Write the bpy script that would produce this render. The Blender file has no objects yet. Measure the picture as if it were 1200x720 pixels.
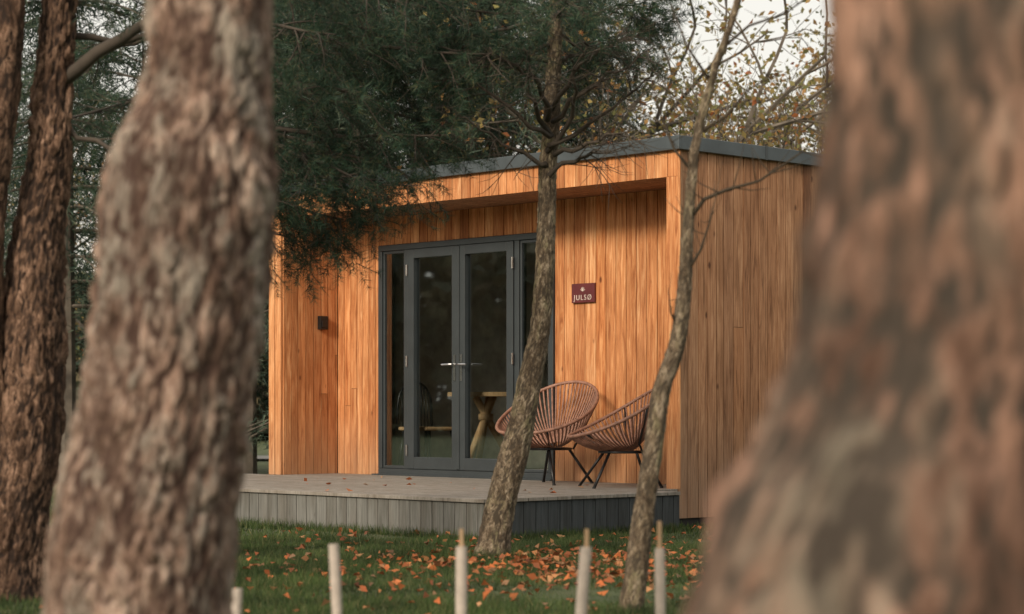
import bpy, math, random
import numpy as np
from mathutils import Vector, noise, Matrix
random.seed(7); rng=np.random.default_rng(7)
S=bpy.context.scene
COL=S.collection

# ---------------------------------------------------------------- materials
def newmat(name):
    m=bpy.data.materials.new(name); m.use_nodes=True
    nt=m.node_tree; b=nt.nodes['Principled BSDF']
    return m,nt,b
def N(nt,t,**k):
    n=nt.nodes.new(t)
    for a,v in k.items(): setattr(n,a,v)
    return n
def ramp(nt,stops,fac=None,interp='LINEAR'):
    r=N(nt,'ShaderNodeValToRGB'); cr=r.color_ramp; cr.interpolation=interp
    while len(cr.elements)<len(stops): cr.elements.new(0.5)
    for e,(p,c) in zip(cr.elements,stops):
        e.position=p; e.color=(*c,1)
    if fac is not None: nt.links.new(fac,r.inputs[0])
    return r
def mapped(nt,scale,coord='Object'):
    tc=N(nt,'ShaderNodeTexCoord'); mp=N(nt,'ShaderNodeMapping'); mp.inputs['Scale'].default_value=scale
    nt.links.new(tc.outputs[coord],mp.inputs[0]); return mp
def noisen(nt,mp,scale,detail=5,rough=.6,dist=0):
    n=N(nt,'ShaderNodeTexNoise'); n.inputs['Scale'].default_value=scale; n.inputs['Detail'].default_value=detail
    n.inputs['Roughness'].default_value=rough; n.inputs['Distortion'].default_value=dist
    nt.links.new(mp.outputs[0],n.inputs['Vector']); return n
def mixc(nt,a,b,fac,blend='MIX'):
    m=N(nt,'ShaderNodeMix',data_type='RGBA',blend_type=blend)
    for sock,v in ((m.inputs[6],a),(m.inputs[7],b)):
        if isinstance(v,tuple): sock.default_value=(*v,1)
        else: nt.links.new(v,sock)
    if isinstance(fac,(int,float)): m.inputs[0].default_value=fac
    else: nt.links.new(fac,m.inputs[0])
    return m.outputs[2]
def bump(nt,b,h,strength=.3,dist=.01):
    bp=N(nt,'ShaderNodeBump'); bp.inputs['Strength'].default_value=strength; bp.inputs['Distance'].default_value=dist
    nt.links.new(h,bp.inputs['Height']); nt.links.new(bp.outputs[0],b.inputs['Normal'])
def plain(name,c,rough=.5,metal=0,var=.25,scale=8):
    m,nt,b=newmat(name); mp=mapped(nt,(1,1,1)); n=noisen(nt,mp,scale)
    r=ramp(nt,[(.3,tuple(x*(1-var) for x in c)),(.7,tuple(min(1,x*(1+var)) for x in c))],n.outputs[0])
    nt.links.new(r.outputs[0],b.inputs['Base Color']); b.inputs['Roughness'].default_value=rough; b.inputs['Metallic'].default_value=metal
    bump(nt,b,n.outputs[0],.1,.003)
    return m
def wood(name,dark,mid,light,rough=.7,weather=None,tints=None):
    m,nt,b=newmat(name)
    geo=N(nt,'ShaderNodeNewGeometry')
    tc=N(nt,'ShaderNodeTexCoord')
    off=N(nt,'ShaderNodeVectorMath',operation='SCALE'); off.inputs[0].default_value=(37,21,53)
    nt.links.new(geo.outputs['Random Per Island'],off.inputs['Scale'])
    add=N(nt,'ShaderNodeVectorMath',operation='ADD'); nt.links.new(tc.outputs['Object'],add.inputs[0]); nt.links.new(off.outputs[0],add.inputs[1])
    mp=N(nt,'ShaderNodeMapping'); mp.inputs['Scale'].default_value=(22,22,1.1); nt.links.new(add.outputs[0],mp.inputs[0])
    n1=noisen(nt,mp,1.7,8,.72,1.4)
    mp2=N(nt,'ShaderNodeMapping'); mp2.inputs['Scale'].default_value=(6,6,1.6); nt.links.new(add.outputs[0],mp2.inputs[0])
    n2=noisen(nt,mp2,1.3,3,.5)
    r=ramp(nt,[(.36,dark),(.5,mid),(.64,light)],n1.outputs[0])
    rr=ramp(nt,tints or [(0,(.50,.40,.34)),(.14,(.78,.68,.60)),(.3,(1,.96,.92)),(.45,(.84,.74,.66)),(.6,(1.0,1.0,1.0)),(.72,(.70,.60,.53)),(.85,(1,.99,1)),(1,(.95,.80,.66))],geo.outputs['Random Per Island'])
    c=mixc(nt,r.outputs[0],rr.outputs[0],1.0,'MULTIPLY')
    r2=ramp(nt,[(.35,(.62,.56,.5)),(.6,(1,1,1))],n2.outputs[0])
    c=mixc(nt,c,r2.outputs[0],.6,'MULTIPLY')
    mp3=N(nt,'ShaderNodeMapping'); mp3.inputs['Scale'].default_value=(1,1,.55); nt.links.new(add.outputs[0],mp3.inputs[0])
    v=N(nt,'ShaderNodeTexVoronoi'); v.inputs['Scale'].default_value=4.6; nt.links.new(mp3.outputs[0],v.inputs['Vector'])
    rk=ramp(nt,[(.04,(.2,.12,.08)),(.09,(1,1,1))],v.outputs['Distance'])
    c=mixc(nt,c,rk.outputs[0],.85,'MULTIPLY')
    if weather:
        sep=N(nt,'ShaderNodeSeparateXYZ'); nt.links.new(tc.outputs['Object'],sep.inputs[0])
        mr=N(nt,'ShaderNodeMapRange'); mr.inputs[1].default_value=.9; mr.inputs[2].default_value=.25; nt.links.new(sep.outputs[2],mr.inputs[0])
        mul=N(nt,'ShaderNodeMath',operation='MULTIPLY'); nt.links.new(mr.outputs[0],mul.inputs[0]); nt.links.new(n2.outputs[0],mul.inputs[1])
        c=mixc(nt,c,weather,mul.outputs[0])
    nt.links.new(c,b.inputs['Base Color']); b.inputs['Roughness'].default_value=rough
    b.inputs['Specular IOR Level'].default_value=.3
    bump(nt,b,n1.outputs[0],.3,.003)
    return m
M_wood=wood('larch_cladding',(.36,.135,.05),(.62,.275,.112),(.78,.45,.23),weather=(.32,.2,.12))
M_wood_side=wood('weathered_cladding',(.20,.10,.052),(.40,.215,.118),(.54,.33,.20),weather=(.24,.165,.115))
M_oak=wood('oak',(.55,.34,.17),(.72,.47,.25),(.8,.58,.34),tints=[(0,(1,1,1)),(1,(.9,.9,.9))])
gt=[(0,(.8,.8,.8)),(.5,(1,1,1)),(1,(.9,.9,.9))]
M_deck=wood('deck_board',(.20,.18,.155),(.27,.245,.215),(.34,.31,.28),.7,tints=gt)
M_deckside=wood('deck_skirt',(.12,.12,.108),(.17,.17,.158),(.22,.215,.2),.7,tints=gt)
M_deckshade=wood('deck_skirt_end_shaded',(.036,.042,.046),(.055,.063,.068),(.074,.082,.088),.7,tints=gt)  # same skirting, with the shade of the end face put into its colour
M_dark=plain('cavity_dark',(.02,.017,.015),.9)
M_metal=plain('roof_trim_metal',(.07,.084,.092),.38,.3,.25,3)
M_frame=plain('anthracite_frame',(.035,.042,.046),.38,0,.12,5)
M_black=plain('black_metal',(.012,.012,.013),.35,.2)
M_chrome=plain('handle_metal',(.5,.5,.5),.25,1)
M_sign=plain('maroon_sign',(.10,.016,.018),.45)
M_white=plain('sign_letter',(.6,.52,.46),.5)
M_cord=plain('woven_cord',(.25,.125,.085),.55,0,.4,30)
M_intwall=plain('interior_wall',(.5,.48,.44),.8)
M_intfloor=plain('interior_floor',(.3,.22,.15),.5)
M_curtain=plain('curtain',(.5,.48,.44),.9)
M_tube=plain('tree_guard_plastic',(.42,.36,.31),.55,0,.3,14)
M_stake=plain('stake_wood',(.36,.24,.14),.8)
M_path=plain('gravel_path',(.26,.25,.23),.9,0,.4,30)

def glassmat():
    m,nt,b=newmat('window_glass'); nt.nodes.remove(b)
    out=nt.nodes['Material Output']
    tr=N(nt,'ShaderNodeBsdfTransparent'); tr.inputs[0].default_value=(.86,.91,.91,1)
    gl=N(nt,'ShaderNodeBsdfGlossy'); gl.inputs['Roughness'].default_value=.02; gl.inputs[0].default_value=(.85,.95,1,1)
    fr=N(nt,'ShaderNodeFresnel'); fr.inputs[0].default_value=1.62
    ml=N(nt,'ShaderNodeMath',operation='MULTIPLY_ADD'); ml.inputs[1].default_value=1.5; ml.inputs[2].default_value=.14
    nt.links.new(fr.outputs[0],ml.inputs[0])
    mx=N(nt,'ShaderNodeMixShader'); nt.links.new(ml.outputs[0],mx.inputs[0]); nt.links.new(tr.outputs[0],mx.inputs[1]); nt.links.new(gl.outputs[0],mx.inputs[2])
    nt.links.new(mx.outputs[0],out.inputs[0]); return m
M_glass=glassmat()

def barkmat(name,crack,c1,c2,c3,fine=1,moss=None,lichen=None,vs=.4,fineamt=.85):
    m,nt,b=newmat(name)
    at=N(nt,'ShaderNodeAttribute'); at.attribute_name='plate'
    mp=mapped(nt,(1,1,vs)); n=noisen(nt,mp,20*fine,9,.76,.9); n2=noisen(nt,mp,6*fine,6,.7,.8)
    nf=noisen(nt,mp,90*fine,6,.75); n4=noisen(nt,mp,9.3*fine,5,.7,.4)
    cc=ramp(nt,[(.39,c1),(.5,c2),(.6,c3)],n.outputs[0])
    big=ramp(nt,[(.40,(.42,.39,.38)),(.5,(.85,.82,.8)),(.60,(1.3,1.27,1.25))],n2.outputs[0])
    c=mixc(nt,cc.outputs[0],big.outputs[0],.9,'MULTIPLY')
    if lichen:
        rl=ramp(nt,[(.48,(0,0,0)),(.60,(.8,.8,.8))],n4.outputs[0]); c=mixc(nt,c,lichen,rl.outputs[0])
    ff=ramp(nt,[(.38,(.45,.42,.4)),(.58,(1.06,1.06,1.06))],nf.outputs[0])
    c=mixc(nt,c,ff.outputs[0],fineamt,'MULTIPLY')
    if moss:
        rm=ramp(nt,[(.52,(0,0,0)),(.66,(.7,.7,.7))],n2.outputs[0]); c=mixc(nt,c,moss,rm.outputs[0])
    fr=ramp(nt,[(.10,(0,0,0)),(.38,(1,1,1))],at.outputs['Fac'])
    c=mixc(nt,crack,c,fr.outputs[0])
    nt.links.new(c,b.inputs['Base Color']); b.inputs['Roughness'].default_value=.9
    b.inputs['Specular IOR Level'].default_value=.15
    bump(nt,b,n.outputs[0],.8,.014/fine)
    return m
M_barkL=barkmat('pine_bark',(.07,.042,.033),(.14,.09,.068),(.32,.22,.172),(.52,.41,.34),lichen=(.36,.32,.27))
M_barkR=barkmat('pine_bark_near',(.07,.056,.045),(.13,.095,.072),(.30,.18,.13),(.48,.30,.225),.5,lichen=(.21,.185,.145),vs=.22,fineamt=.6)
M_barkD=barkmat('pine_bark_dark',(.03,.02,.016),(.08,.05,.036),(.17,.105,.072),(.30,.195,.14))
M_barkM=barkmat('young_bark',(.06,.047,.034),(.09,.072,.05),(.20,.155,.108),(.38,.32,.24),1.6,(.15,.145,.075))
M_twig=plain('twig_bark',(.06,.047,.036),.9)
M_bgbark=plain('background_bark',(.12,.10,.08),.9,0,.5,4)

def leafmat(name,stops,trans=.35,rough=.6):
    m,nt,b=newmat(name); geo=N(nt,'ShaderNodeNewGeometry')
    tc=N(nt,'ShaderNodeTexCoord'); n=N(nt,'ShaderNodeTexNoise'); n.inputs['Scale'].default_value=2.2; nt.links.new(tc.outputs['Object'],n.inputs['Vector'])
    r=ramp(nt,stops,geo.outputs['Random Per Island'])
    rn=ramp(nt,[(.38,(.5,.52,.52)),(.62,(1.35,1.3,1.2))],n.outputs[0])
    c=mixc(nt,r.outputs[0],rn.outputs[0],.85,'MULTIPLY')
    nt.links.new(c,b.inputs['Base Color']); b.inputs['Roughness'].default_value=rough
    b.inputs['Specular IOR Level'].default_value=.25
    t=N(nt,'ShaderNodeBsdfTranslucent'); nt.links.new(c,t.inputs[0])
    mx=N(nt,'ShaderNodeMixShader'); mx.inputs[0].default_value=trans
    nt.links.new(b.outputs[0],mx.inputs[1]); nt.links.new(t.outputs[0],mx.inputs[2]); nt.links.new(mx.outputs[0],nt.nodes['Material Output'].inputs[0])
    return m
M_needle=leafmat('pine_needles',[(0,(.016,.042,.029)),(.5,(.029,.062,.04)),(.85,(.055,.095,.055)),(1,(.14,.12,.06))],.2)
M_needle_bg=leafmat('conifer_needles_bg',[(0,(.04,.07,.056)),(.6,(.07,.105,.08)),(1,(.12,.15,.105))],.3)
M_autumn=leafmat('autumn_leaves',[(0,(.15,.17,.07)),(.35,(.28,.25,.10)),(.65,(.36,.27,.11)),(.9,(.40,.22,.09)),(1,(.38,.12,.05))],.5)
M_far=leafmat('far_foliage_hazy',[(0,(.06,.08,.062)),(.5,(.10,.115,.08)),(.8,(.15,.14,.085)),(1,(.18,.135,.085))],.25)  # distance haze is put into these lighter leaf colours
M_fallen=leafmat('fallen_leaves',[(0,(.20,.07,.03)),(.3,(.42,.12,.045)),(.6,(.52,.17,.06)),(.85,(.45,.24,.12)),(1,(.25,.15,.09))],.15)
M_grass=leafmat('grass_blades',[(0,(.032,.060,.018)),(.5,(.056,.095,.03)),(.85,(.095,.125,.045)),(1,(.18,.16,.08))],.3)

def groundmat():
    m,nt,b=newmat('ground_soil_grass'); mp=mapped(nt,(1,1,1))
    n=noisen(nt,mp,1.2,6,.65); n2=noisen(nt,mp,25,6,.7)
    r=ramp(nt,[(.35,(.05,.07,.026)),(.55,(.075,.098,.036)),(.72,(.12,.11,.055))],n.outputs[0])
    r2=ramp(nt,[(.3,(.5,.5,.5)),(.7,(1.2,1.2,1.2))],n2.outputs[0])
    c=mixc(nt,r.outputs[0],r2.outputs[0],.8,'MULTIPLY'); nt.links.new(c,b.inputs['Base Color'])
    b.inputs['Roughness'].default_value=.95; bump(nt,b,n2.outputs[0],.6,.03); return m
M_ground=groundmat()

# ---------------------------------------------------------------- mesh helpers
def empty(name,loc=(0,0,0),rz=0,sc=1):
    e=bpy.data.objects.new(name,None); e.location=loc; e.rotation_euler=(0,0,rz); e.scale=(sc,)*3; COL.objects.link(e); return e
class B:
    def __init__(s): s.v=[];s.f=[]
    def box(s,x0,x1,y0,y1,z0,z1):
        i=len(s.v); s.v+= [(x0,y0,z0),(x1,y0,z0),(x1,y1,z0),(x0,y1,z0),(x0,y0,z1),(x1,y0,z1),(x1,y1,z1),(x0,y1,z1)]
        s.f+=[(i,i+3,i+2,i+1),(i+4,i+5,i+6,i+7),(i,i+1,i+5,i+4),(i+1,i+2,i+6,i+5),(i+2,i+3,i+7,i+6),(i+3,i,i+4,i+7)]
    def tube(s,pts,rad,sides=8,cap=True,closed=False):
        pts=[Vector(p) for p in pts]; n=len(pts)
        if not hasattr(rad,'__len__'): rad=[rad]*n
        i0=len(s.v); t=(pts[1]-pts[0]).normalized()
        a=Vector((0,0,1)) if abs(t.z)<.9 else Vector((1,0,0)); u=t.cross(a).normalized()
        for k in range(n):
            if closed: t=(pts[(k+1)%n]-pts[k-1]).normalized()
            else: t=(pts[min(k+1,n-1)]-pts[max(k-1,0)]).normalized()
            u=(u-t*u.dot(t)).normalized(); w=t.cross(u)
            for j in range(sides):
                an=2*math.pi*j/sides; s.v.append(tuple(pts[k]+(u*math.cos(an)+w*math.sin(an))*rad[k]))
        m=n if closed else n-1
        for k in range(m):
            for j in range(sides):
                a0=i0+k*sides+j; a1=i0+k*sides+(j+1)%sides; k2=(k+1)%n
                s.f.append((a0,a1,i0+k2*sides+(j+1)%sides,i0+k2*sides+j))
        if cap and not closed:
            s.f.append(tuple(i0+j for j in range(sides))[::-1]); s.f.append(tuple(i0+(n-1)*sides+j for j in range(sides)))
    def obj(s,name,mat,parent=None,smooth=False,bevel=0):
        me=bpy.data.meshes.new(name); me.from_pydata(s.v,[],s.f); me.materials.append(mat)
        if smooth: me.polygons.foreach_set('use_smooth',[True]*len(me.polygons))
        o=bpy.data.objects.new(name,me); COL.objects.link(o)
        if parent: o.parent=parent
        if bevel:
            md=o.modifiers.new('b','BEVEL'); md.width=bevel; md.segments=2; md.limit_method='ANGLE'
        return o
def npmesh(name,V,F,mat,parent=None,link=True):
    me=bpy.data.meshes.new(name); k=F.shape[1]
    me.vertices.add(len(V)); me.vertices.foreach_set('co',V.astype(np.float32).ravel())
    me.loops.add(F.size); me.loops.foreach_set('vertex_index',F.astype(np.int32).ravel())
    me.polygons.add(len(F)); me.polygons.foreach_set('loop_start',np.arange(0,F.size,k,dtype=np.int32))
    me.update(calc_edges=True); me.validate(); me.materials.append(mat)
    if not link: return me
    o=bpy.data.objects.new(name,me); COL.objects.link(o)
    if parent: o.parent=parent
    return o
def linkobj(name,me,parent,loc=(0,0,0),rz=0,sc=1):
    o=bpy.data.objects.new(name,me); o.location=loc; o.rotation_euler=(0,0,rz); o.scale=(sc,)*3
    COL.objects.link(o); o.parent=parent; return o
def leafquads(C,size,flat=0.0,fold=.25):
    n=len(C); a=rng.normal(size=(n,3)); 
    a[:,2]*=(1-flat); a/=np.linalg.norm(a,axis=1)[:,None]
    b=rng.normal(size=(n,3)); b[:,2]*=(1-flat); b-=a*np.sum(a*b,1)[:,None]; b/=np.linalg.norm(b,axis=1)[:,None]
    nrm=np.cross(a,b)
    s=(size*rng.uniform(.6,1.3,size=n))[:,None]
    a=a*s; b=b*s*.6; lift=nrm*s*fold*rng.uniform(.2,1.5,size=(n,1))
    V=np.stack([C-a,C-b+lift,C+a,C+b+lift],1).reshape(-1,3)
    return V,np.arange(4*n).reshape(-1,4)
def needles(P,D,L,W):
    n=len(P); r=rng.normal(size=(n,3)); s=np.cross(D,r); s/=np.linalg.norm(s,axis=1)[:,None]+1e-9
    W=np.broadcast_to(np.asarray(W,float),(n,))[:,None]; L=np.broadcast_to(np.asarray(L,float),(n,))[:,None]
    V=np.stack([P-s*W*.5,P+s*W*.5,P+D*L],1).reshape(-1,3)
    return V,np.arange(3*n).reshape(-1,3)

def catmull(P,n):
    P=np.array(P,float); Q=np.vstack([2*P[0]-P[1],P,2*P[-1]-P[-2]]); m=len(P)-1; out=[]
    seg=np.linalg.norm(np.diff(P[:,:3],axis=0),axis=1); cum=np.concatenate([[0],np.cumsum(seg)])
    for s in np.linspace(0,cum[-1],n):
        i=min(np.searchsorted(cum,s,side='right')-1,m-1); t=(s-cum[i])/seg[i]
        p0,p1,p2,p3=Q[i],Q[i+1],Q[i+2],Q[i+3]
        out.append(.5*((2*p1)+(-p0+p2)*t+(2*p0-5*p1+4*p2-p3)*t*t+(-p0+3*p1-3*p2+p3)*t**3))
    return np.array(out)
def trunk(name,ctrl,mat,parent,sides=96,rings=400,amp=.012,cell=.07,lump=.02,seed=0):
    C=catmull(ctrl,rings); V=[];PL=[]
    sacc=0
    for k in range(rings):
        c=C[k]; 
        if k: sacc+=np.linalg.norm(C[k,:3]-C[k-1,:3])
        for j in range(sides):
            th=2*math.pi*j/sides; cx,sy=math.cos(th),math.sin(th)
            q=Vector((cx*c[3]/cell+seed,sy*c[3]/cell,sacc/(cell*3.0)))
            w=noise.noise_vector(q*.9)*.8+noise.noise_vector(q*3.1)*.28
            d,_=noise.voronoi(q+w)
            d2,_=noise.voronoi(q*2.3+w*1.8)
            pl=min((d[1]-d[0])*2.2,1.0); p2=min((d2[1]-d2[0])*2.0,1.0)
            q2=Vector((cx*1.2+seed*3,sy*1.2,sacc*2.2))
            ero=noise.noise(q*.7+Vector((9,9,9)))
            h=(pl*.66+p2*.34)*(1+ero*.9)
            r=c[3]*(1+lump/.02*.06*noise.noise(q2))+amp*(h-.5)*1.5+amp*.5*noise.noise(q*2.5)
            V.append((c[0]+cx*r,c[1]+sy*r,c[2])); PL.append(max(0,min(1,h*.92+.4*noise.noise(q*4))))
    idx=np.arange(rings*sides).reshape(rings,sides); nx=np.roll(idx,-1,1)
    F=np.stack([idx[:-1],nx[:-1],nx[1:],idx[1:]],-1).reshape(-1,4)
    o=npmesh(name,np.array(V),F,mat,parent)
    at=o.data.attributes.new('plate','FLOAT','POINT'); at.data.foreach_set('value',np.array(PL,np.float32))
    o.data.polygons.foreach_set('use_smooth',[True]*len(F))
    return o

# ---------------------------------------------------------------- ground
g=np.linspace(-1,1,161); gx=np.sign(g)*np.abs(g)**3*400; gy=np.sign(g)*np.abs(g)**3*400+13
X,Y=np.meshgrid(gx,gy); Z=np.zeros_like(X)
for i in range(X.shape[0]):
    for j in range(X.shape[1]):
        if abs(X[i,j])<40: Z[i,j]=.03*noise.noise(Vector((X[i,j]*.5,Y[i,j]*.5,0)))-.015
V=np.stack([X,Y,Z],-1).reshape(-1,3); idx=np.arange(161*161).reshape(161,161)
F=np.stack([idx[:-1,:-1],idx[:-1,1:],idx[1:,1:],idx[1:,:-1]],-1).reshape(-1,4)
npmesh('ground',V,F,M_ground)
b=B(); pts=[(-26,35.5),(-12,36.5),(-2,38),(3,41)]
for k in range(len(pts)):
    x,y=pts[k]; b.v+=[(x,y,.035),(x,y+2.6,.035)]
for k in range(len(pts)-1): b.f.append((2*k,2*k+2,2*k+3,2*k+1))
b.obj('gravel_path',M_path)

def grass(n,x0,x1,y0,y1,h,w):
    P=np.stack([rng.uniform(x0,x1,n),rng.uniform(y0,y1,n),np.full(n,-.02)],1)
    cl=np.array([noise.noise(Vector((p[0]*1.3,p[1]*1.3,3)))+.6*noise.noise(Vector((p[0]*6,p[1]*6,7))) for p in P])
    D=rng.normal(size=(n,3))*.5; D[:,2]=1; D/=np.linalg.norm(D,axis=1)[:,None]
    L=np.maximum(.012,h*rng.uniform(.5,1.3,n)*(1+.8*cl))
    return needles(P,D,L,w)
parts=[grass(160000,-3.2,2.6,8.8,15.2,.058,.0055),grass(50000,-6,4.5,15.2,24,.07,.012)]
def tuftline(n,x0,y0,x1,y1,sp,h):
    t=rng.uniform(0,1,n); P=np.stack([x0+(x1-x0)*t+rng.normal(0,sp,n),y0+(y1-y0)*t+rng.normal(0,sp,n),np.full(n,-.02)],1)
    D=rng.normal(size=(n,3))*.4; D[:,2]=1; D/=np.linalg.norm(D,axis=1)[:,None]
    return needles(P,D,h*rng.uniform(.4,1.3,n),.006)
parts.append(tuftline(5000,-.25,14.72,-3.5,18.1,.05,.09)); parts.append(tuftline(2600,-.18,14.75,1.3,16.1,.05,.08))
parts.append(tuftline(900,-.3,12.78,.05,12.8,.06,.09)); parts.append(tuftline(500,.42,9.42,.62,9.44,.05,.07))
Vs=[];Fs=[];o=0
for v,f in parts: Vs.append(v);Fs.append(f+o);o+=len(v)
npmesh('grass',np.vstack(Vs),np.vstack(Fs),M_grass)

C=[]
def scatter(n,cx,cy,sx,sy):
    p=np.stack([rng.normal(cx,sx,n),rng.normal(cy,sy,n),rng.uniform(.015,.04,n)],1); C.append(p)
scatter(520,.4,12.3,.5,.8); scatter(100,-.2,12.6,.5,.7); scatter(160,.6,11,.45,.9); scatter(150,-1.0,11.5,.8,1.0)
p=np.stack([rng.uniform(-3.3,2.5,420),rng.uniform(8.8,16,420),rng.uniform(.015,.04,420)],1); C.append(p)
p=np.stack([rng.uniform(-7,-2,300),rng.uniform(14,24,300),rng.uniform(.025,.06,300)],1); C.append(p)
C=np.vstack(C); V,F=leafquads(C,.027,.7,.5); npmesh('fallen_leaves',V,F,M_fallen)

# ---------------------------------------------------------------- cabin
TH=-math.radians(46.5); AX,AY=1.295,16.7
cab=empty('timber_cabin',(AX,AY,0),TH)
DZ=.28; ZT=2.926; ZR=3.03; ZS=2.72; RY=.68; DEP=3.7; LW=5.26
def clad(b,axis,a0,a1,fixed,sgn,z0,z1,bw=.118,gap=.007,th=.02):
    a=a0
    while a<a1-.02:
        w=bw*random.choice([1,1,1,.8,1.12]); e=min(a+w,a1)
        off=random.uniform(0,.004); f0,f1=sorted((fixed,fixed+sgn*(th+off)))
        zz=[z0,z1]
        if z1-z0>1.5 and random.random()<.2: 
            zz=[z0,random.uniform(z0+.5,z1-.4),z1]
        for q in range(len(zz)-1):
            lo=zz[q]+(.002 if q else 0); hi=zz[q+1]-(.002 if q<len(zz)-2 else 0)
            if axis=='x': b.box(a+gap/2,e-gap/2,f0,f1,lo,hi)
            else: b.box(f0,f1,a+gap/2,e-gap/2,lo,hi)
        a=e
b=B()
b.box(-5.24,-.02,RY+.03,DEP-.02,.06,DZ-.03)
b.obj('floor_base',M_dark,cab)
b=B(); b.box(-5.0,-.16,RY+.15,DEP-.2,DZ-.03,DZ-.005); b.obj('interior_floor',M_intfloor,cab)
b=B(); b.box(-5.24,-.022,.022,DEP-.022,ZS+.012,ZT+.05); b.obj('roof_structure',M_dark,cab)
b=B()
b.box(-.10,-.022,.022,RY+.02,.1,ZS+.01); b.box(-.16,-.022,RY+.022,DEP-.022,.1,ZS+.01)
b.box(-5.24,-5.082,.022,DEP-.022,.1,ZS+.01)
b.box(-5.08,-.162,DEP-.16,DEP-.022,.1,ZS+.01)
b.box(-5.08,-4.432,RY+.022,RY+.14,.1,ZS+.01)
b.box(-2.05,-.162,RY+.022,RY+.14,.1,ZS+.01)
b.box(-4.43,-2.052,RY+.022,RY+.14,2.462,ZS+.01)
b.obj('wall_core',M_dark,cab)
b=B(); b.box(-5.07,-.17,DEP-.2,DEP-.165,DZ,ZS); b.box(-.2,-.165,RY+.16,DEP-.21,DZ,ZS); b.box(-5.075,-5.04,RY+.16,DEP-.21,DZ,ZS); b.box(-5.03,-.21,RY+.16,DEP-.21,ZS-.04,ZS-.01)
b.obj('interior_lining',M_intwall,cab)
b=B()
clad(b,'x',-LW+.001,-5.07,.02,-1,DZ,ZS-.002,.095)
clad(b,'x',-.125,0,.02,-1,DZ,ZS-.002,.125)
clad(b,'x',-LW+.001,0,.02,-1,ZS,ZT,.118)
clad(b,'y',.022,RY,-5.08,1,DZ,ZS-.002,.095)
clad(b,'y',.024,RY-.026,-.10,-1,DZ,ZS-.002,.095)
clad(b,'x',-5.055,-4.43,RY+.02,-1,DZ,ZS-.002,.098)
clad(b,'x',-2.055,-.10,RY+.02,-1,DZ,ZS-.002,.118)
clad(b,'x',-4.43,-2.055,RY+.02,-1,2.455,ZS-.002,.118)
b.obj('front_cladding',M_wood,cab)
b=B(); 
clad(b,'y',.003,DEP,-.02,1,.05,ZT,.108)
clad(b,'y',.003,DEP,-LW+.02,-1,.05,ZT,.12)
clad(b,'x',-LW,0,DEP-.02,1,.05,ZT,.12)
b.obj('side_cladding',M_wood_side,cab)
b=B()
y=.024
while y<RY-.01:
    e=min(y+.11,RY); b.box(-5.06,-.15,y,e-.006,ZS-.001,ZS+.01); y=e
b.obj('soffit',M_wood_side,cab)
b=B()
b.box(-LW-.045,.045,-.045,-.008,ZT-.004,ZR); b.box(.008,.045,-.0075,DEP+.045,ZT-.004,ZR); b.box(-LW-.045,-LW-.008,-.0075,DEP+.045,ZT-.004,ZR)
b.box(-LW-.007,.007,DEP+.008,DEP+.045,ZT-.004,ZR)
b.box(-LW-.007,.007,-.007,DEP+.007,ZT+.055,ZR-.02)
b.obj('roof_trim',M_metal,cab,bevel=.004)
b=B()
for x in (-4.1,-2.45,-.85): b.box(x,x+.03,-.0475,-.0455,ZT-.006,ZR+.002)
for y in (1.0,2.6): b.box(.0455,.0475,y,y+.03,ZT-.006,ZR+.002)
b.obj('trim_joint',M_frame,cab)
b=B(); b.box(.0,.024,-.006,.002,DZ,ZT-.006); b.obj('corner_board',M_wood,cab)

fr=B(); ft=.055
Y0,Y1=RY-.02,RY+.08
us=[-4.425,-4.015,-3.277,-2.522,-2.059]; z0,z1=DZ+.002,2.452
fr.box(us[0],us[-1],Y0,Y1,z1-ft,z1); fr.box(us[0],us[-1],Y0,Y1,z0,z0+.06)
fr.box(us[0],us[0]+ft,Y0,Y1,z0+.061,z1-ft-.001); fr.box(us[4]-ft,us[4],Y0,Y1,z0+.061,z1-ft-.001)
for u in (us[1],us[3]): fr.box(u-.03,u+.03,Y0+.002,Y1,z0+.061,z1-ft-.001)
for (a,c) in ((us[1]+.032,us[2]-.004),(us[2]+.004,us[3]-.032)):
    y0,y1=Y0-.012,Y0+.06; w=.085; lo=z0+.064; hi=z1-ft-.004
    fr.box(a,a+w,y0,y1,lo,hi); fr.box(c-w,c,y0,y1,lo,hi); fr.box(a+w+.0005,c-w-.0005,y0+.001,y1,hi-w,hi); fr.box(a+w+.0005,c-w-.0005,y0+.001,y1,lo,lo+.11)
fr.box(us[2]-.02,us[2]+.02,Y0-.022,Y0-.0125,z0+.07,z1-ft-.01)
for (a,c) in ((us[0]+ft,us[1]-.03),(us[3]+.03,us[4]-ft)):
    fr.box(a+.001,a+.024,Y0+.015,Y0+.06,z0+.063,z1-ft-.003); fr.box(c-.024,c-.001,Y0+.015,Y0+.06,z0+.063,z1-ft-.003)
    fr.box(a+.025,c-.025,Y0+.015,Y0+.06,z1-ft-.03,z1-ft-.003); fr.box(a+.025,c-.025,Y0+.015,Y0+.06,z0+.063,z0+.09)
fr.obj('door_frame',M_frame,cab,bevel=.004)
gl=B()
for a,c in ((us[0]+ft+.02,us[1]-.05),(us[1]+.1,us[2]-.08),(us[2]+.08,us[3]-.1),(us[3]+.05,us[4]-ft-.02)):
    i=len(gl.v); gl.v+=[(a,Y0+.03,z0+.08),(c,Y0+.03,z0+.08),(c,Y0+.03,z1-.07),(a,Y0+.03,z1-.07)]; gl.f.append((i,i+1,i+2,i+3))
gl.obj('door_glass',M_glass,cab)
h=B()
for sx,u in ((-1,us[2]-.045),(1,us[2]+.045)):
    h.box(u-.016,u+.016,Y0-.02,Y0-.0125,1.16,1.40)
    h.tube([(u,Y0-.018,1.31),(u,Y0-.06,1.31),(u+sx*.02,Y0-.068,1.31),(u+sx*.12,Y0-.066,1.308)],.0095,8)
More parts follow.
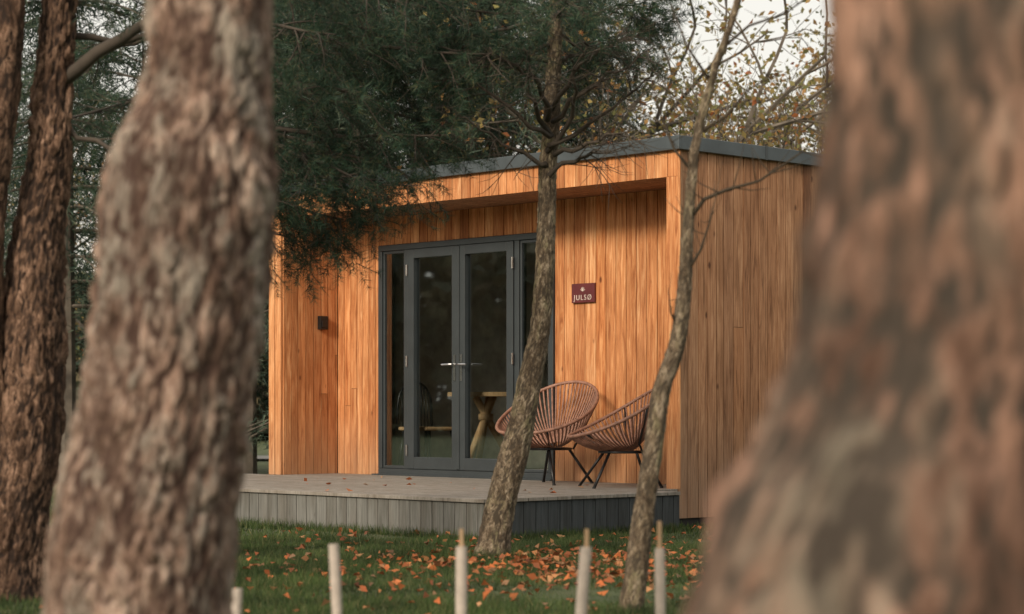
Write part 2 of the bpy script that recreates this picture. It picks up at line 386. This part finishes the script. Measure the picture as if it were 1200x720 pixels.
for u in (us[1]+.03,us[3]-.03):
    for z in (.52,1.35,2.2): h.tube([(u,Y0-.02,z-.05),(u,Y0-.02,z+.05)],.011,8)
h.obj('door_handles_hinges',M_chrome,cab,smooth=False)
sg=B(); sg.box(-1.825,-1.55,RY-.027,RY-.0045,1.815,1.98); so=sg.obj('name_sign',M_sign,cab,bevel=.004)
cu=bpy.data.curves.new('sign_text','FONT'); cu.body='JULS\u00d8'; cu.size=.064; cu.align_x='CENTER'; cu.extrude=.0015; cu.space_character=1.3
to=bpy.data.objects.new('sign_text',cu); COL.objects.link(to); cu.materials.append(M_white); to.parent=cab; to.location=(-1.687,RY-.0292,1.838); to.rotation_euler=(math.pi/2,0,0)
lg=B()
for k in range(5):
    an=math.radians(90+(k-2)*32); lg.tube([(-1.687,RY-.0285,1.912),(-1.687+.028*math.cos(an),RY-.0285,1.912+.036*math.sin(an))],[.002,.0035],6)
lg.obj('sign_emblem',M_white,cab)
kb=B(); kb.box(-5.057,-5.012,.43,.53,1.67,1.80); kb.box(-5.0115,-5.003,.445,.515,1.69,1.755); kb.obj('key_safe',M_black,cab,bevel=.006)
b=B(); b.box(-4.45,-2.03,RY-.08,RY-.022,DZ+.0005,DZ+.012); b.obj('door_sill',M_frame,cab)
b=B()
for (a,c) in ((-5.0,-4.5),(-1.75,-1.4)):
    n=24
    for k in range(n+1):
        x=a+(c-a)*k/n; y=RY+.3+.03*math.sin(k*1.9); b.v+=[(x,y,DZ+.03),(x,y,2.55)]
    s0=len(b.v)-2*(n+1)
    for k in range(n): b.f.append((s0+2*k,s0+2*k+2,s0+2*k+3,s0+2*k+1))
b.obj('curtain',M_curtain,cab,smooth=True)

tb=empty('round_table',(AX,AY,0),TH)
b=B(); cx,cy=-3.50,1.20; b.tube([(cx,cy,1.02),(cx,cy,1.06)],.36,40); b.obj('table_top',M_oak,tb,bevel=.004)
b=B()
for k in range(3):
    an=math.radians(60+120*k); b.tube([(cx-.10*math.cos(an),cy-.10*math.sin(an),1.018),(cx+.32*math.cos(an),cy+.32*math.sin(an),DZ)],[.036,.03],8)
b.tube([(cx,cy,.80),(cx,cy,.86)],.07,10)
b.obj('table_legs',M_oak,tb,smooth=True)
ic=empty('dining_chair',(AX,AY,0),TH)
b=B(); cx,cy=-4.12,1.02
b.box(cx-.2,cx+.2,cy-.2,cy+.2,.70,.735); b.obj('seat',M_oak,ic,bevel=.012)
b=B()
for sx in (-1,1):
    for sy in (-1,1): b.tube([(cx+sx*.16,cy+sy*.16,.70),(cx+sx*.2,cy+sy*.2,DZ)],[.016,.012],8)
arc=[(cx-.19+.02*math.cos(t),cy+.2*math.cos(t),.74+.42*max(0,math.sin(t))**.5) for t in np.linspace(0,math.pi,17)]
b.tube(arc,.012,8)
for k in range(-4,5): 
    yy=cy+k*.04; b.tube([(cx-.18,yy,.735),(cx-.19,yy*1.0,.74+.41*math.sqrt(max(0,math.sin(math.acos((yy-cy)/.2)))))],.007,6)
b.obj('chair_frame',M_black,ic,smooth=True)

# ---------------------------------------------------------------- deck
dk=empty('timber_deck',(AX,AY,0),TH)
XR=.35; YF=-2.387; XL=-4.75
b=B()
y=YF-.02
while y<-.005:
    e=min(y+.145,-.0); 
    x=XL-.02
    stops=[x,x+random.uniform(1.2,2.2),x+random.uniform(2.9,4.0),XR+.02 if e<-.37 else -.0]
    for q in range(3): b.box(stops[q]+.001,stops[q+1]-.002,y,e-.006,DZ-.026,DZ)
    y=e
y=0.0
while y<RY-.01:
    e=min(y+.145,RY-.002); b.box(-5.055,-.15,y,e-.006,DZ-.026,DZ-.0005); y=e
y=-.9
while y<-.005:
    e=min(y+.145,0); b.box(-5.95,XL-.025,y,e-.006,DZ-.026,DZ-.001); y=e
b.obj('deck_boards',M_deck,dk,bevel=.003)
b=B()
x=XL
while x<XR-.01:
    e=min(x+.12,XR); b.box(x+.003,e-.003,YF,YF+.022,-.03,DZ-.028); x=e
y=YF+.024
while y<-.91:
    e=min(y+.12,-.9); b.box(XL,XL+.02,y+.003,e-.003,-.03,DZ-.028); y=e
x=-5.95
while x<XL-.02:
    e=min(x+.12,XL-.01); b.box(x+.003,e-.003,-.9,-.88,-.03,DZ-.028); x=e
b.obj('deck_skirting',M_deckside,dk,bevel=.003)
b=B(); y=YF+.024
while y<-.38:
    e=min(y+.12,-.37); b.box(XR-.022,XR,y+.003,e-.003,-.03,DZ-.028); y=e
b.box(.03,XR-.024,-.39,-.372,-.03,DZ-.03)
b.obj('deck_end_skirting',M_deckshade,dk,bevel=.003)
b=B(); b.box(XL+.03,XR-.03,YF+.03,-.4,-.03,DZ-.03); b.box(XL+.03,-.02,-.398,RY,-.03,DZ-.031); b.obj('deck_frame',M_dark,dk)

n=26; L=np.stack([rng.uniform(-4,.2,n),rng.uniform(-2.3,.4,n),np.full(n,DZ+.012)],1)
V,F=leafquads(L,.026,.85,.4); npmesh('leaves_on_deck',V,F,M_fallen,dk)

# ---------------------------------------------------------------- lounge chairs
def lounge(lx,ly,face,sc=1):
    wx=AX+lx*math.cos(TH)-ly*math.sin(TH); wy=AY+lx*math.sin(TH)+ly*math.cos(TH)
    e=empty('woven_lounge_chair',(wx,wy,DZ),face,sc)
    def rim(t):
        s,c=math.sin(t),math.cos(t)
        w=.40*(1+.08*c)
        return Vector((w*s,-.02+.39*c,.58+.205*c-.03*s*s+.02*c*c))
    def hub(t): 
        s,c=math.sin(t),math.cos(t); return Vector((.08*s,.085+.055*c,.30+.03*c))
    n=56; f=B(); f.tube([rim(2*math.pi*k/n) for k in range(n)],.0135,8,closed=True)
    f.tube([hub(2*math.pi*k/24) for k in range(24)],.009,6,closed=True)
    f.obj('rim_frame',M_cord,e,smooth=True)
    c=B()
    nc=72
    for k in range(nc):
        t=2*math.pi*(k+.5)/nc; a=rim(t); d=hub(t); m=(a+d)*.5+Vector((a.x*.16,(a.y-.05)*.14,-.065))
        pts=[a*(1-q)**2+m*2*q*(1-q)+d*q*q for q in (0,.2,.4,.6,.8,1)]
        c.tube(pts,.0074,5,cap=False)
    c.obj('cords',M_cord,e,smooth=True)
    g=B()
    feet=[(-.27,-.27),(.27,-.27),(-.24,.27),(.24,.27)]
    ring=[(.17*math.cos(t),.02+.19*math.sin(t),.275) for t in np.linspace(0,2*math.pi,25)[:-1]]
    g.tube(ring,.010,8,closed=True)
    for fx,fy in feet:
        sx=1 if fx>0 else -1; sy=1 if fy>0 else -1
        g.tube([(sx*.10,.02+sy*.13,.275),(fx,fy,.006)],.0115,8)
        g.tube([(fx,fy,.012),(fx,fy,0)],.014,8)
    for t in (math.pi*.38,-math.pi*.38,math.pi*.78,-math.pi*.78):
        a=rim(t); g.tube([tuple(a+Vector((0,0,-.008))),(a.x*.6,a.y*.6+.02,.34),(a.x*.4,.02+(.12 if a.y>0 else -.12),.275)],.009,8)
    g.obj('legs',M_black,e,smooth=True)
    return e
lounge(-1.56,.10,math.radians(-38),1.06)
lounge(-.60,-.02,math.radians(-80),1.02)

# ---------------------------------------------------------------- tree guards
def guard(x,y,top,stake,leanx,r=.019):
    e=empty('tree_guard',(x,y,0)); b=B()
    n=6; b.tube([(leanx*q,0,top*q) for q in np.linspace(0,1,n)],[r*(1+.03*math.sin(5*q)) for q in range(n)],18,cap=False)
    b.tube([(leanx,0,top),(leanx,0,top-.06)],[r*.86,r*.86],18,cap=True)
    b.obj('guard_tube',M_tube,e,smooth=True)
    if stake:
        s=B(); s.tube([(leanx*.9,r*.2,0),(leanx*1.08,r*.2,stake)],[.0085,.0075],5); s.obj('stake',M_stake,e)
guard(-.56,7,.46,0,-.022,.017); guard(-.168,7.05,.449,.507,.002); guard(.205,6.95,.454,.512,.035); guard(.493,7.1,.44,.53,-.004,.017); guard(-.915,7.0,.315,0,.02,.017)

# ---------------------------------------------------------------- trees, near
class Pine:
    def __init__(s): s.P=[];s.D=[];s.L=[]; s.br=B()
    def tuft(s,p,d,ln=.22,cnt=46,nl=.07):
        p=np.array(p);d=np.array(d,float);d/=np.linalg.norm(d)+1e-9
        t=rng.uniform(0,1,cnt)**.7; P=p+d*ln*t[:,None]
        r=rng.normal(size=(cnt,3)); r-=d*(r@d)[:,None]; r/=np.linalg.norm(r,axis=1)[:,None]
        D=d*rng.uniform(.35,.9,(cnt,1))+r; D/=np.linalg.norm(D,axis=1)[:,None]
        s.P.append(P);s.D.append(D);s.L.append(nl*rng.uniform(.7,1.2,cnt))
    def limb(s,a,bv,sag,r0,nsub=12,sl=.7,tufts=5,fol0=.25,cnt=42,droop=.35,nl=.07,bare=False,ln=.2):
        a=Vector(a);bv=Vector(bv); n=10; pts=[]
        side0=Vector((random.uniform(-1,1),random.uniform(-1,1),random.uniform(-.5,.5)))*.08
        for k in range(n):
            q=k/(n-1); pts.append(a.lerp(bv,q)+Vector((0,0,-sag*4*q*(1-q)*.5-sag*q*q*.5))+side0*math.sin(q*5)+Vector([random.gauss(0,.012) for _ in range(3)]))
        s.br.tube(pts,[r0*(1-.8*k/(n-1)) for k in range(n)],7)
        ax=(bv-a).normalized(); sd=ax.cross(Vector((0,0,1))).normalized(); up=sd.cross(ax)
        for i in range(nsub):
            q=fol0+(1-fol0)*(i+random.random())/nsub; j=q*(n-1); k=min(int(j),n-2); p=pts[k].lerp(pts[k+1],j-k)
            sg=1 if i%2 else -1
            d=(ax*random.uniform(.3,1)+sd*sg*random.uniform(.3,1.1)+up*random.uniform(-.7,.45)).normalized()
            L=sl*(1.15-.6*q)*random.uniform(.6,1.15); m=6; sp=[p]
            for z in range(m):
                d=(d+Vector((random.gauss(0,.13),random.gauss(0,.13),-droop*.22+random.gauss(0,.08)))).normalized(); sp.append(sp[-1]+d*L/m)
            s.br.tube(sp,[r0*.28*(1-.75*z/m) for z in range(m+1)],5)
            if bare:
                for z in (2,3,4,5):
                    dd=(d+Vector([random.gauss(0,.7) for _ in range(3)])).normalized(); s.br.tube([sp[z],sp[z]+dd*.12,sp[z]+dd*.22+Vector((0,0,.03))],[r0*.13,r0*.09,r0*.04],4)
                continue
            for z in range(tufts):
                w=1+int(z*(m-1)/max(1,tufts-1)) if tufts>1 else m
                w=min(w,m); base=sp[w]
                dd=(sp[w]-sp[w-1]).normalized()+Vector([random.gauss(0,.55),random.gauss(0,.55),random.gauss(-.1,.4)])
                dd.normalize(); s.br.tube([base,base+dd*ln*.9],[r0*.09+.0012,.001],3,cap=False)
                s.tuft(base,dd,ln,cnt,nl)
            s.tuft(sp[-1],d,ln,cnt,nl)
        if not bare: s.tuft(pts[-1],ax,ln*1.2,cnt,nl)
    def finish(s,parent,matb=M_twig,w=.0034,nm=M_needle):
        if s.br.v: s.br.obj('branches',matb,parent,smooth=True)
        if s.P:
            V,F=needles(np.vstack(s.P),np.vstack(s.D),np.concatenate(s.L),w); npmesh('needles',V,F,nm,parent)

t=empty('pine_tree'); 
Lc=[(-.93,5,-.05,.27),(-.90,5,.2,.235),(-.876,5,.422,.218),(-.852,5,.661,.213),(-.82,5,.86,.203),(-.79,5,1.06,.192),(-.768,5,1.25,.196),(-.757,5,1.40,.206),(-.744,5,1.52,.192),(-.716,5,1.65,.155),(-.70,5,1.86,.141),(-.69,5,2.2,.135),(-.67,5.05,3,.12),(-.6,5.1,4.5,.09),(-.55,5.1,6.5,.04)]
trunk('trunk',Lc,M_barkL,t,220,840,.014,.052,.02,1.3)
p=Pine()
for (a,bb) in (((-.62,5.1,3.8),(.6,5.6,4.1)),((-.62,5.1,4.4),(-2,4.4,4.8)),((-.6,5.1,4.8),(.2,3.9,5.2)),((-.6,5.1,5.2),(-1.2,6.4,5.4))):
    p.limb(a,bb,.1,.035,10,.7,4)
p.finish(t)
t=empty('pine_tree')
Rc=[(.45,2.6,-.05,.36),(.45,2.6,.4,.30),(.455,2.6,.652,.25),(.466,2.6,.776,.222),(.493,2.6,.879,.188),(.512,2.6,.983,.17),(.522,2.6,1.086,.16),(.53,2.6,1.19,.153),(.533,2.6,1.396,.148),(.54,2.6,1.8,.143),(.56,2.6,3,.12),(.6,2.6,5,.08),(.62,2.6,6.5,.03)]
trunk('trunk',Rc,M_barkR,t,150,560,.013,.085,.02,5.1)
p=Pine()
for (a,bb) in (((.57,2.6,3.7),(1.7,3.1,4.0)),((.6,2.6,4.7),(1.5,1.9,5.1)),((.6,2.6,5.2),(.2,3.6,5.6))):
    p.limb(a,bb,.1,.035,10,.7,4)
p.finish(t)
t=empty('pine_tree')
trunk('trunk',[(-2.44,10.3,-.05,.23),(-2.42,10.3,.15,.185),(-2.385,10.3,.41,.168),(-2.33,10.3,.74,.16),(-2.30,10.3,1.23,.155),(-2.285,10.3,1.64,.133),(-2.23,10.3,2.05,.104),(-2.2,10.3,2.46,.092),(-2.17,10.3,2.87,.086),(-2.1,10.3,4,.07),(-2.0,10.3,6,.03)],M_barkD,t,130,520,.014,.05,.02,9)
trunk('second_stem',[(-2.44,10.25,.75,.06),(-2.50,10.2,1.2,.085),(-2.49,10.15,1.72,.085),(-2.43,10.1,2.13,.08),(-2.386,10.1,2.54,.075),(-2.37,10.1,2.95,.07),(-2.4,10.1,5,.03)],M_barkD,t,60,220,.008,.045,.02,3)
p=Pine()
p.br.tube([(-2.2,10.3,2.45),(-2.07,10.25,2.53),(-1.97,10.2,2.6),(-1.86,10.2,2.66),(-1.70,10.2,2.77),(-1.5,10.2,2.95)],[.04,.032,.03,.027,.02,.012],10)
p.limb((-2.2,10.3,2.3),(-1.5,10.0,2.1),.05,.016,8,.5,3,.3)
p.limb((-2.2,10.3,2.7),(-1.2,10.6,3.0),.1,.02,14,.6,5,.2)
p.limb((-2.2,10.3,2.9),(-1.3,9.8,3.1),.1,.02,14,.6,5,.2)
p.limb((-2.2,10.3,3.1),(-3.3,10.3,3.0),.2,.02,14,.6,5,.2)
p.limb((-2.3,10.3,2.4),(-2.1,11.4,2.55),.1,.015,10,.5,5,.2)
p.limb((-2.1,10.3,3.6),(-1.1,10.0,3.6),.3,.02,14,.6,5,.2)
p.finish(t)
t=empty('pine_tree')
trunk('trunk',[(-2.05,13.0,-.05,.17),(-2.03,13,.3,.14),(-2.0,13,1.2,.125),(-1.97,13,2.4,.11),(-1.9,13,4,.09),(-1.85,13,6.5,.03)],M_barkD,t,64,240,.008,.05,.02,12)
p=Pine()
sp=[((-1.95,13,2.55),(-.95,12.3,2.30),.16),((-1.95,13,2.8),(-.70,12.6,2.42),.15),((-1.95,13,2.95),(-.35,12.9,2.72),.12),
    ((-1.95,13,2.35),(-1.0,12.6,2.12),.14),((-1.95,13,2.6),(-.75,12.1,2.35),.12),((-1.95,13,2.7),(-.45,12.5,2.55),.12),
    ((-1.95,13,3.1),(-.9,12.0,2.75),.15),((-1.93,13,3.3),(-.1,12.4,3.0),.12),((-1.93,13,3.4),(-.5,13.4,3.05),.15),
    ((-1.93,13,3.55),(-1.0,12.2,3.1),.2),((-1.9,13,3.7),(0.1,12.8,3.35),.2),((-1.9,13,3.8),(-.6,12.1,3.35),.2),
    ((-1.9,13,3.9),(-1.1,13.9,3.6),.2),((-1.95,13,2.6),(-1.35,12.1,2.15),.15),((-1.95,13,3.0),(-2.6,12.4,2.7),.2),((-1.93,13,3.4),(-2.8,13.4,3.2),.2)]
for a,bb,sg in sp: p.limb(a,bb,sg,.022,18,.62,6,.22,46,.5,.065,ln=.17)
for a,bb in (((-1.95,13,2.3),(-.55,12.3,2.28)),((-1.95,13,2.1),(-1.05,12.4,1.95))): p.limb(a,bb,.1,.013,8,.4,0,.3,bare=True)
p.finish(t)
t=empty('pine_tree')
trunk('trunk',[(-.13,12.9,-.05,.15),(-.115,12.9,.06,.108),(-.075,12.9,.3,.094),(0,12.9,.59,.09),(.065,12.9,.85,.079),(.113,12.9,1.105,.072),(.165,12.9,1.36,.062),(.19,12.9,1.62,.059),(.207,12.9,2.0,.054),(.215,12.9,2.34,.053),(.236,12.9,2.59,.05),(.256,12.9,3.11,.044),(.28,12.9,3.87,.036),(.3,12.9,5.6,.012)],M_barkM,t,64,460,.006,.03,.015,21)
p=Pine()
for a,bb in (((.21,12.8,2.48),(.88,12.5,2.80)),((.22,12.8,2.52),(-.34,12.5,2.86)),((.235,12.8,2.6),(.82,12.4,3.0)),((.235,12.8,2.62),(-.1,12.2,3.0)),((.24,12.85,2.42),(.70,12.4,2.50)),((.21,12.85,2.36),(-.3,12.6,2.55)),((.24,12.8,2.7),(.66,12.3,3.1)),((.22,12.85,2.45),(.46,12.2,2.95)),((.22,12.85,2.55),(.02,12.2,2.95)),((.22,12.85,2.3),(.6,12.6,2.42))):
    p.limb(a,bb,-.04,.017,8,.36,0,.2,bare=True)
for a,bb,sg in (((.24,12.9,3.0),(-.75,12.8,3.0),.1),((.25,12.9,3.05),(.75,13.1,3.2),.06),((.25,12.9,3.1),(-.35,12.5,3.05),.1),((.25,12.9,3.1),(.1,13.8,3.15),.1),
    ((.25,12.9,3.2),(.65,13.4,3.2),.08),
    ((.26,12.9,3.25),(-.9,13.1,3.2),.1),((.26,12.9,3.3),(.85,13.1,3.4),.05),((.26,12.9,3.3),(.3,12.0,3.25),.1),((.27,12.9,3.5),(-.7,12.4,3.45),.1),((.27,12.9,3.6),(.8,12.5,3.6),.1),
    ((.28,12.9,3.9),(-.6,13.3,3.9),.1),((.28,12.9,4.0),(.8,13.2,4.0),.1),((.29,12.9,4.6),(.0,12.2,4.6),.1)):
    p.limb(a,bb,sg,.014,14,.46,5,.2,46,.25,.065,ln=.17)
p.finish(t)
t=empty('young_tree')
trunk('trunk',[(.515,9.5,-.05,.075),(.53,9.5,.03,.057),(.574,9.5,.37,.048),(.624,9.5,.71,.045),(.66,9.5,.976,.041),(.71,9.5,1.12,.040),(.745,9.5,1.26,.036),(.767,9.5,1.467,.031),(.779,9.5,1.69,.026),(.813,9.5,2.07,.021),(.9,9.5,2.41,.019),(1.0,9.5,2.71,.016),(1.13,9.5,3.28,.012),(1.2,9.5,4.3,.005)],M_barkM,t,40,380,.004,.025,.03,31)
p=Pine()
def twigs(a,pts,r):
    P=[a]+pts; p.br.tube(P,[r*(1-.75*k/(len(P)-1)) for k in range(len(P))],7)
    for k in range(1,len(P)):
        for _ in range(3):
            q=Vector(P[k-1]).lerp(Vector(P[k]),random.random()); d=Vector((random.gauss(.2,.5),random.gauss(0,.5),random.gauss(.35,.5))).normalized(); L=random.uniform(.06,.2)
            p.br.tube([q,q+d*L*.5,q+d*L+Vector((0,0,.02))],[r*.3,r*.2,r*.08],4)
twigs((.785,9.5,1.74),[(.85,9.48,1.83),(.95,9.45,1.87),(1.08,9.4,1.9),(1.2,9.4,1.98),(1.32,9.35,2.06)],.011)
twigs((.77,9.5,1.5),[(.83,9.45,1.6),(.87,9.45,1.72),(.9,9.42,1.85)],.008)
twigs((.80,9.5,1.95),[(.72,9.5,2.05),(.66,9.5,2.2),(.62,9.5,2.35)],.008)
twigs((.82,9.5,2.12),[(.95,9.5,2.2),(1.05,9.5,2.32),(1.2,9.5,2.4)],.009)
twigs((.88,9.5,2.35),[(.78,9.5,2.5),(.7,9.5,2.7)],.008)
twigs((.93,9.5,2.5),[(1.05,9.5,2.6),(1.2,9.5,2.65),(1.35,9.5,2.75)],.008)
twigs((.74,9.5,1.25),[(.70,9.47,1.33),(.69,9.45,1.42)],.006)
p.finish(t,M_barkM)

# ---------------------------------------------------------------- background trees
def decid(seed,leaves=9,ls=.042):
    random.seed(seed); b=B(); LC=[]
    def rec(p,d,L,r,dep):
        pts=[p]; n=4
        for k in range(n):
            d=(d+Vector((random.gauss(0,.12),random.gauss(0,.12),random.gauss(.03,.08)))).normalized(); pts.append(pts[-1]+d*L/n)
        b.tube(pts,[r*(1-.4*k/n) for k in range(n+1)],7 if dep<2 else 4,cap=False)
        if dep>=3:
            for _ in range(leaves): 
                q=random.choice(pts[1:]); LC.append(tuple(q+Vector([random.gauss(0,.12) for _ in range(3)])))
        if dep>=5: return
        for _ in range(random.choice([2,3,3])):
            ax=Vector([random.gauss(0,1) for _ in range(3)]); ax=(ax-d*ax.dot(d)).normalized(); nd=(d+ax*random.uniform(.45,.95)).normalized()
            q=random.choice(pts[2:]) if dep else random.choice(pts[3:])
            rec(q,nd,L*random.uniform(.62,.82),r*.54,dep+1)
    rec(Vector((0,0,0)),Vector((0,0,1)),2.6,.11,0)
    for _ in range(5): rec(Vector((0,0,random.uniform(1.0,2.4))),Vector((random.gauss(0,1),random.gauss(0,1),.9)).normalized(),1.7,.045,1)
    me=bpy.data.meshes.new('deciduous_wood'); me.from_pydata(b.v,[],b.f); me.materials.append(M_bgbark)
    V,F=leafquads(np.array(LC),ls,.0,.3); ml=npmesh('deciduous_leaves',V,F,M_autumn,link=False)
    return me,ml
dec=[decid(11,5),decid(23,4),decid(35,7)]
random.seed(99)
for k,(x,y,s) in enumerate([(1.2,28,1.1),(3.0,26.5,1.0),(4.6,28,1.05),(6.3,27,1.0),(3.6,33,1.25),(6.5,33,1.25),(0.3,34,1.3),(8.2,31,1.2),(5.2,37,1.3),(2.0,37,1.3),(-6.8,38,1.0),(-9.6,33,.9)]):
    e=empty('autumn_tree',(x,y,0)); me,ml=dec[k%3]; rz=random.uniform(0,6.28)
    linkobj('wood',me,e,rz=rz,sc=s); linkobj('leaves',ml,e,rz=rz,sc=s)

def conifer(seed,H=9,R=1.7,base=1.0):
    random.seed(seed); b=B(); P=[];D=[];L=[]
    b.tube([(0,0,0),(.03,0,H*.4),(0,.04,H*.8),(0,0,H)],[.13,.1,.05,.01],8)
    z=base
    while z<H-.2:
        fr=(z-base)/(H-base); rr=R*(1-fr)**.75+.2
        for k in range(6):
            an=random.uniform(0,6.28); Lb=rr*random.uniform(.7,1.15); n=7; pts=[]
            for q in range(n): 
                t=q/(n-1); pts.append((math.cos(an)*Lb*t,math.sin(an)*Lb*t,z-.35*Lb*t*t+.1*t))
            b.tube(pts,[.022*(1-.8*q/(n-1)) for q in range(n)],4,cap=False)
            for q in range(1,n):
                c=40; base_p=np.array(pts[q])+rng.normal(0,1,(c,3))*np.array([.13,.13,.09]); dd=rng.normal(size=(c,3))+np.array([math.cos(an)*.8,math.sin(an)*.8,-.5])
                P.append(base_p); D.append(dd/np.linalg.norm(dd,axis=1)[:,None]); L.append(rng.uniform(.1,.2,c))
        z+=random.uniform(.22,.34)
    me=bpy.data.meshes.new('conifer_wood'); me.from_pydata(b.v,[],b.f); me.materials.append(M_bgbark)
    V,F=needles(np.vstack(P),np.vstack(D),np.concatenate(L),.02); mn=npmesh('conifer_needles',V,F,M_needle_bg,link=False)
    return me,mn
con=[conifer(5,9,1.8,.9),conifer(6,10,2.0,2.2)]
random.seed(5)
for k,(x,y,s) in enumerate([(-5.6,27,1),(-3.4,27.5,1.05),(-1.9,26,1),(-.5,27.5,1.05),(-4.4,31.5,1.1),(-2.4,31,1.1),(-.6,31,1.1),(-8.9,34,1.1),(1.0,30.5,.85)]):
    e=empty('conifer_tree',(x,y,0)); me,mn=con[(k+1)%2 if x<-5 else k%2]; rz=random.uniform(0,6.28)
    linkobj('wood',me,e,rz=rz,sc=s); linkobj('needles',mn,e,rz=rz,sc=s)

n=120000; an=rng.uniform(0,2*math.pi,n); rad=rng.uniform(56,72,n)
hh=np.array([7.6+2.0*noise.noise(Vector((math.cos(a)*9,math.sin(a)*9,0)))+1.6*noise.noise(Vector((math.cos(a)*30,math.sin(a)*30,5))) for a in an])
hh*=np.where((np.cos(an)>-.45)&(np.sin(an)>.2),.6,1.0)
zz=rng.uniform(0,1,n)**.9*hh
C=np.stack([np.cos(an)*rad,np.sin(an)*rad+5,zz],1); V,F=leafquads(C,.5,.0,.3); npmesh('distant_trees',V,F,M_far)

# ---------------------------------------------------------------- light
w=bpy.data.worlds.new("World"); S.world=w; w.use_nodes=True; nt=w.node_tree
bg=nt.nodes['Background']; sky=nt.nodes.new('ShaderNodeTexSky'); sky.sky_type='NISHITA'; sky.sun_disc=False
el=math.radians(27); dx,dy=-.54,-.842
sky.sun_elevation=el; sky.sun_rotation=math.atan2(dx,dy); sky.dust_density=4; sky.air_density=1; sky.ozone_density=.6
cl=mixc(nt,sky.outputs[0],(7.6,7.1,6.2),.75)
nt.links.new(cl,bg.inputs[0]); bg.inputs[1].default_value=.15
sun=bpy.data.lights.new('sun','SUN'); sun.energy=3.2; sun.angle=math.radians(12); sun.color=(1,.87,.70)
so=bpy.data.objects.new('sun',sun); COL.objects.link(so)
dirv=Vector((dx*math.cos(el),dy*math.cos(el),math.sin(el))); so.rotation_euler=dirv.to_track_quat('Z','Y').to_euler()

# ---------------------------------------------------------------- camera
cam=bpy.data.cameras.new('camera'); co=bpy.data.objects.new('camera',cam); COL.objects.link(co); S.camera=co
co.location=(0,0,.9); co.rotation_euler=(math.pi/2,0,0); cam.sensor_width=36; cam.lens=75.4; cam.shift_y=.1
cam.clip_end=2000; cam.clip_start=.05
cam.dof.use_dof=True; cam.dof.focus_distance=17.0; cam.dof.aperture_fstop=2.8
S.view_settings.view_transform='Standard'; S.view_settings.look='None'; S.view_settings.exposure=0
